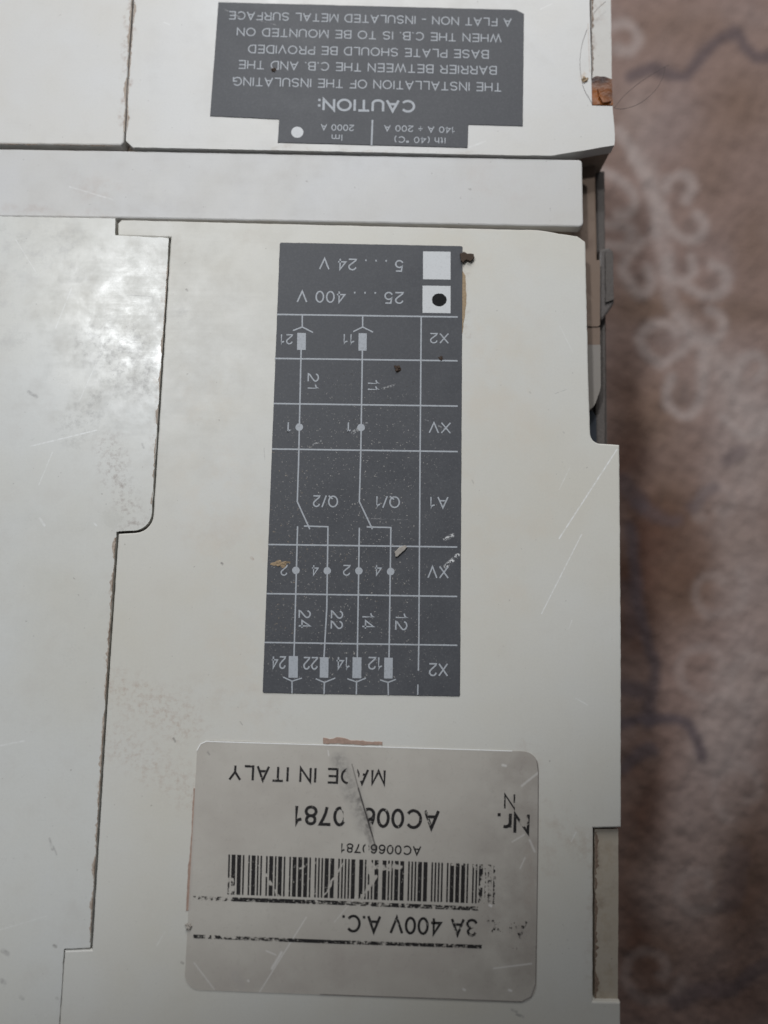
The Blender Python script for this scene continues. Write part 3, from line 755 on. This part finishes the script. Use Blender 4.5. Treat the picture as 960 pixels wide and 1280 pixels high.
bm = bmesh.new(); disc(bm, (371.6, 165.3), 7.6, ZP, 28, 7); link('white_dot', bm, M_white, cl)

# --- wiring diagram label
dl = slab('wiring_diagram_label', [(349.8, 303, 2), (578.2, 307.5, 2), (576.6, 600), (575, 870.5, 2), (328.2, 866, 2)], H + 1e-5, ZL, M_label, cb, .00004, .25, 22, 1)
dl['label'] = 'tall dark grey label printed with a wiring diagram'
bm = bmesh.new()
for a, b in (((347, 393), (571.5, 396.2)), ((344, 448), (571.5, 451)), ((342.5, 504.4), (571.5, 507.6)), ((340.3, 561.2), (571.5, 564.5)), ((336, 680.6), (571, 683.8)), ((334, 742), (571, 745.6)), ((331.2, 803), (571, 806.6))):
    stroke(bm, [a, a and tuple(Vector(a).lerp(Vector(b), .5)), b], 1.9, ZP)
stroke(bm, [(526.5, 396), (525.2, 560), (523.5, 803), (523, 838)], 1.8, ZP + 2e-6); stroke(bm, [(522.4, 856), (522.1, 868)], 1.6, ZP + 2e-6)
link('grid_lines', bm, M_print, dl)
W1, W2 = 1.8, ZP + 4e-6
for pts in ([[(376.4, 437), (373.2, 579), (371.6, 627), (387, 661)]], [[(453, 438), (451, 564), (449.2, 627), (465.3, 661)]],
            [[(380.4, 657.6), (410, 658.4), (408.5, 760), (405, 821)]], [[(459, 658.7), (488.6, 659.4), (486.3, 821.4)]],
            [[(372, 658.4), (367.5, 820)]], [[(449.2, 660), (446.6, 821.4)]]):
    bm = bmesh.new()
    for p in pts: stroke(bm, p, W1, W2)
    W2 += 2e-6
    link('wire_line', bm, M_print, dl)
for stem, arms in (([(377.8, 394.4), (377.8, 408.7)], [(366.7, 413), (377.8, 408.7), (391, 415.4)]), ([(453.3, 395), (453.3, 408.7)], [(442, 414.3), (453.3, 408.7), (465.9, 415)]),
                   ([(365, 851.5), (365, 866)], [(354.4, 846.5), (365, 851.5), (377, 847.7)]), ([(405.5, 853), (405, 867.3)], [(395.2, 848.6), (405.5, 853), (418.6, 847.7)]),
                   ([(445.7, 852.4), (445.4, 867.8)], [(434.6, 848.6), (445.7, 852.4), (457, 847.7)]), ([(485, 853), (485.4, 868.3)], [(475.5, 850), (485, 853), (494.4, 849.4)])):
    bm = bmesh.new(); stroke(bm, stem, 1.7, ZP + 5e-6); stroke(bm, arms, 1.6, ZP + 7e-6); link('connector_fork', bm, M_print, dl)
for (x0, x1, y0, y1) in ((371.6, 382.4, 416, 437.3), (448.3, 458.5, 416.4, 438.2), (361, 372.5, 820, 847), (400, 410.7, 821.5, 847), (440.8, 451.9, 821.5, 847.6), (480.4, 491, 822, 848)):
    bm = bmesh.new(); sk = -.014 * (y1 - y0)
    flat(bm, [(x0, y0), (x1, y0 + .2), (x1 + sk, y1 + .2), (x0 + sk, y1)], ZP + 9e-6); link('connector_block', bm, M_print, dl)
for c_ in ((374, 534), (451.3, 534.4), (369.9, 713), (409, 713.4), (448.6, 713.6), (488.3, 714.4)):
    bm = bmesh.new(); disc(bm, c_, 4.7, ZP + 1e-5, 20, jit=.05); link('junction_dot', bm, M_print, dl)
sq = []
for x0, x1, y0, y1 in ((528.8, 563.2, 314.2, 349), (528.2, 563.2, 357, 391)):
    bm = bmesh.new(); flat(bm, [(x0, y0), (x1, y0 + .5), (x1, y1 + .5), (x0, y1)], ZP); sq.append(link('tick_box', bm, M_white, dl))
bm = bmesh.new(); disc(bm, (549, 374.8), 9.2, ZP + 6e-6, 26, 8.2, .04); link('black_dot', bm, M_blackdot, sq[1])
for body, s, e, cap in (('5 . . . 24 V', (504.5, 332.5), (399, 329.5), 16), ('25 . . . 400 V', (504.5, 372.5), (371, 370.5), 16), ('21', (366, 424.2), (350.6, 424), 13.5), ('11', (443.7, 424), (429, 423.6), 14),
                        ('X2', (561, 423), (537.3, 422.7), 14), ('1', (364, 534.5), (359, 534.4), 14.6), ('1', (439.2, 534.6), (434.2, 534.5), 14.6), ('XV', (563.6, 535), (536, 534.4), 14.5),
                        ('A1', (560.6, 628.3), (537.3, 628), 15), ('Q/1', (500, 627.8), (469.8, 627.2), 15), ('Q/2', (422.7, 627), (391, 626.4), 15), ('XV', (561, 715.4), (534.3, 715), 15.5),
                        ('4', (477.2, 713), (468, 712.8), 13.5), ('2', (438, 713), (428.6, 712.8), 13.5), ('4', (398.2, 713), (389.4, 712.8), 13.5), ('2', (359.4, 713), (350.6, 712.8), 13.5),
                        ('X2', (560, 837.3), (536, 837), 15.8), ('12', (478.4, 829.3), (460, 829), 15.5), ('14', (437.8, 829.3), (420, 829), 15.5), ('22', (397.4, 829.2), (379, 829), 15.5), ('24', (357.4, 828.3), (339, 828), 15.5),
                        ('21', (391.8, 466.5), (391.2, 486.5), 14.5), ('11', (467, 474.5), (466.6, 488), 15), ('24', (381, 762.5), (380.5, 785.5), 15.2), ('22', (421.4, 763), (420.9, 786.5), 15.2), ('14', (460.3, 765.5), (459.9, 786.5), 15.2), ('12', (502, 766), (501.5, 788), 15.2)):
    text('diagram_text', body, s, e, cap, ZP + 1.2e-5, M_print, dl, -.004)

# --- serial number sticker
ZS = H + .00016
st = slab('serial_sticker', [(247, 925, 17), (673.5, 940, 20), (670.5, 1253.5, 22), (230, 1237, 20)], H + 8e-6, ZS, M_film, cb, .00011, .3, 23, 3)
st['label'] = 'worn translucent serial number sticker with barcode'
ZI = ZS + 1.2e-5
text('origin_text', 'MADE IN ITALY', (482, 972), (286, 965.5), 18.5, ZI, M_ink, st, .012, .30)
text('serial_text', 'AC00660781', (549.5, 1025), (368, 1018.5), 23, ZI, M_ink, st, .016)
text('small_serial_text', 'AC00660781', (526.5, 1063.5), (426, 1059.6), 11, ZI, M_ink, st, .016, .26)
text('number_mark', 'Nr.', (662, 1030), (621, 1028), 24, ZI, M_ink, st, .014)
text('ghost_mark', 'N', (644, 1002), (630, 1001.5), 18, ZI, M_ink, st, -.004)
text('voltage_text', 'Aux. 3A 400V A.C.', (659, 1162), (427, 1154), 20, ZI, M_ink, st, .012)
C39 = {'*': 'nwnnwnwnn', 'A': 'wnnnnwnnw', 'C': 'wnwnnwnnn', '0': 'nnnwwnwnn', '6': 'nnwwwnnnn', '7': 'nnnwnnwnw', '8': 'wnnwnnwnn', '1': 'wnnwnnnnw'}
seq = []
for ch in '*AC00660781*':
    for k, q in enumerate(C39[ch]): seq.append((2.4 if q == 'w' else 1.0, k % 2 == 0))
    seq.append((1.0, False))
tot = sum(s[0] for s in seq[:-1]); u = 0; bm = bmesh.new()
for wd, black in seq[:-1]:
    if black:
        a, b = u / tot, (u + wd) / tot
        def q(t, lo):
            x = 633 + (285.5 - 633) * t
            y = (1130.5 if lo else 1081.5) + ((1118 if lo else 1068) - (1130.5 if lo else 1081.5)) * t
            return (x - (1.2 if lo else 0), y)
        flat(bm, [q(a, 0), q(b, 0), q(b, 1), q(a, 1)], ZI)
    u += wd
link('barcode', bm, M_ink, st)
for pts, wd in (([(243, 1122.5), (420, 1128.5), (625, 1137)], 5.2), ([(243, 1170.5), (420, 1177.5), (668, 1185.5)], 4.6)):
    bm = bmesh.new(); stroke(bm, pts, wd, ZI); link('rule_line', bm, M_inkbar, st)

M_edge = simple('film_edge_glint', (.86, .86, .84), .4, .1, 2000)  # pale ribbon, the glint of the lit top edge put into its colour
M_edged = simple('film_edge_dark', (.17, .15, .14), .7, .3, 2000)  # darker line along the right and lower edge
bm = bmesh.new(); ribbon(bm, [U(*p, ZS) for p in ((246.2, 938), (250.5, 930), (258, 926.6), (300, 928), (420, 931.6), (450, 932.8), (530, 935.4), (600, 937.4), (640, 938.8))], .55 * MPP, ZS + 6e-6); link('film_edge', bm, M_edge, st)
bm = bmesh.new(); ribbon(bm, [U(*p, ZS) for p in ((671, 951), (673, 965), (672.4, 1060), (671, 1160), (669.6, 1230), (664, 1246), (652, 1252.2), (560, 1248.6), (400, 1243))], .45 * MPP, ZS + 6e-6); link('film_edge', bm, M_edged, st)

# --- dried glue at the label edges
slab('glue_residue', [(404, 922), (412, 924), (421, 921.5), (438, 925.5), (478, 927.5), (478, 932), (404, 929.5)], H - 1e-5, H + .00012, M_gluebrown, cb, .00004, 1.4, 31, 1, 3)
slab('glue_residue', [(242, 985), (244, 986), (241.5, 1060), (237.5, 1138), (232.5, 1139), (235, 1085), (239, 1045)], H - 1e-5, H + .00012, M_gluebrown, cb, .00004, 1.0, 32, 1, 3)
slab('glue_residue', [(577.8, 338), (582, 345), (583, 372), (580.5, 398), (577.5, 418), (577, 380)], H - 1e-5, H + .00008, M_tanstain, cb, .00003, .9, 33, 1, 3)

# ------------------------------------------------------------------ loose bits lying on the breaker
def strand(pts, label, r=.000035):
    o = tube('hair', pts, r, M_hair)
    return tag(o, label, 'hair', 'loose hairs')
def at(px, py, dz): return U(px, py, H + dz)
strand([at(757, 2, .0004), at(748, 10, .0002), at(742, 17, .0002)], 'short dark hair across the top end of the white side notch', .00004)
strand([at(734, 36, .0001), at(727, 58, .0001), at(725, 82, .0001), at(729, 108, .0001), at(736, 122, .00012), at(741, 131, .0001)], 'thin curved hair lying on the ivory cover left of the amber resin', .00003)
strand([at(767, 136, .0001), at(780, 120, .0008), at(800, 103, .0016), at(822, 89, .0022), at(836, 81, .0026)], 'straighter upper hair of the two sticking out over the carpet', .00004)
strand([at(768, 135, .00008), at(780, 136, .0004), at(800, 129, .0010), at(818, 114, .0016), at(828, 98, .0018), at(832, 82, .0020)], 'bowed lower hair of the two sticking out over the carpet', .00004)
def crumb(name, c, rad, mat, z, seed, label, cat, **k):
    return tag(lump(name, c, rad, mat, z, seed, **k), label, cat, 'dirt crumbs on the breaker')
crumb('dirt_crumb', (497, 461), (4, 3.6, 1.6), M_dirt, ZL, 3, 'dark dirt crumb stuck on the diagram label right of the upper number 11', 'dirt', rough=.6)
crumb('dirt_crumb', (551, 448), (2.2, 2.2, .8), M_dirt, ZL, 8, 'small dark speck on a grid line below the upper letters X2', 'dirt', rough=.6)
tag(slab('dirt_crumb', [(575, 317), (580, 314.5), (584, 317), (592, 317.5), (593, 322), (588, 326), (583, 324), (579, 328), (576, 325)], H + .0001, H + .0007, M_dirt, None, .0003, 1.2, 41, 2, 2.5), 'brown hooked dirt crumb at the top right corner of the diagram label', 'dirt', 'dirt crumbs on the breaker')
tag(slab('paint_flake', [(493, 690), (499, 684), (507, 681.5), (509, 684), (503, 690), (497, 696), (494, 696)], ZL + .00003, ZL + .0004, M_flake, None, .00012, .8, 42, 2, 2.5), 'pale curled flake on the diagram label above the second XV row', 'flake')
crumb('dirt_crumb', (351, 704), (7, 3.2, .8), M_tanstain, ZL, 5, 'tan dirt deposit covering the figure 2 at the left edge of the diagram', 'dirt', rough=.8)
crumb('dirt_crumb', (342, 87), (3, 2.4, 1.0), M_dirt, ZL, 6, 'dark crumb on the caution label over the word AND', 'dirt', rough=.6)
crumb('dirt_crumb', (731, 100), (4, 3.5, 2), M_tanstain, H, 9, 'pale tan crumb beside the amber resin on the upper cover', 'dirt', rough=.5)
crumb('dirt_crumb', (236, 1158), (3.5, 3, 1.8), M_flake, ZS, 12, 'whitish crumb at the left edge of the serial sticker', 'dirt', rough=.6)
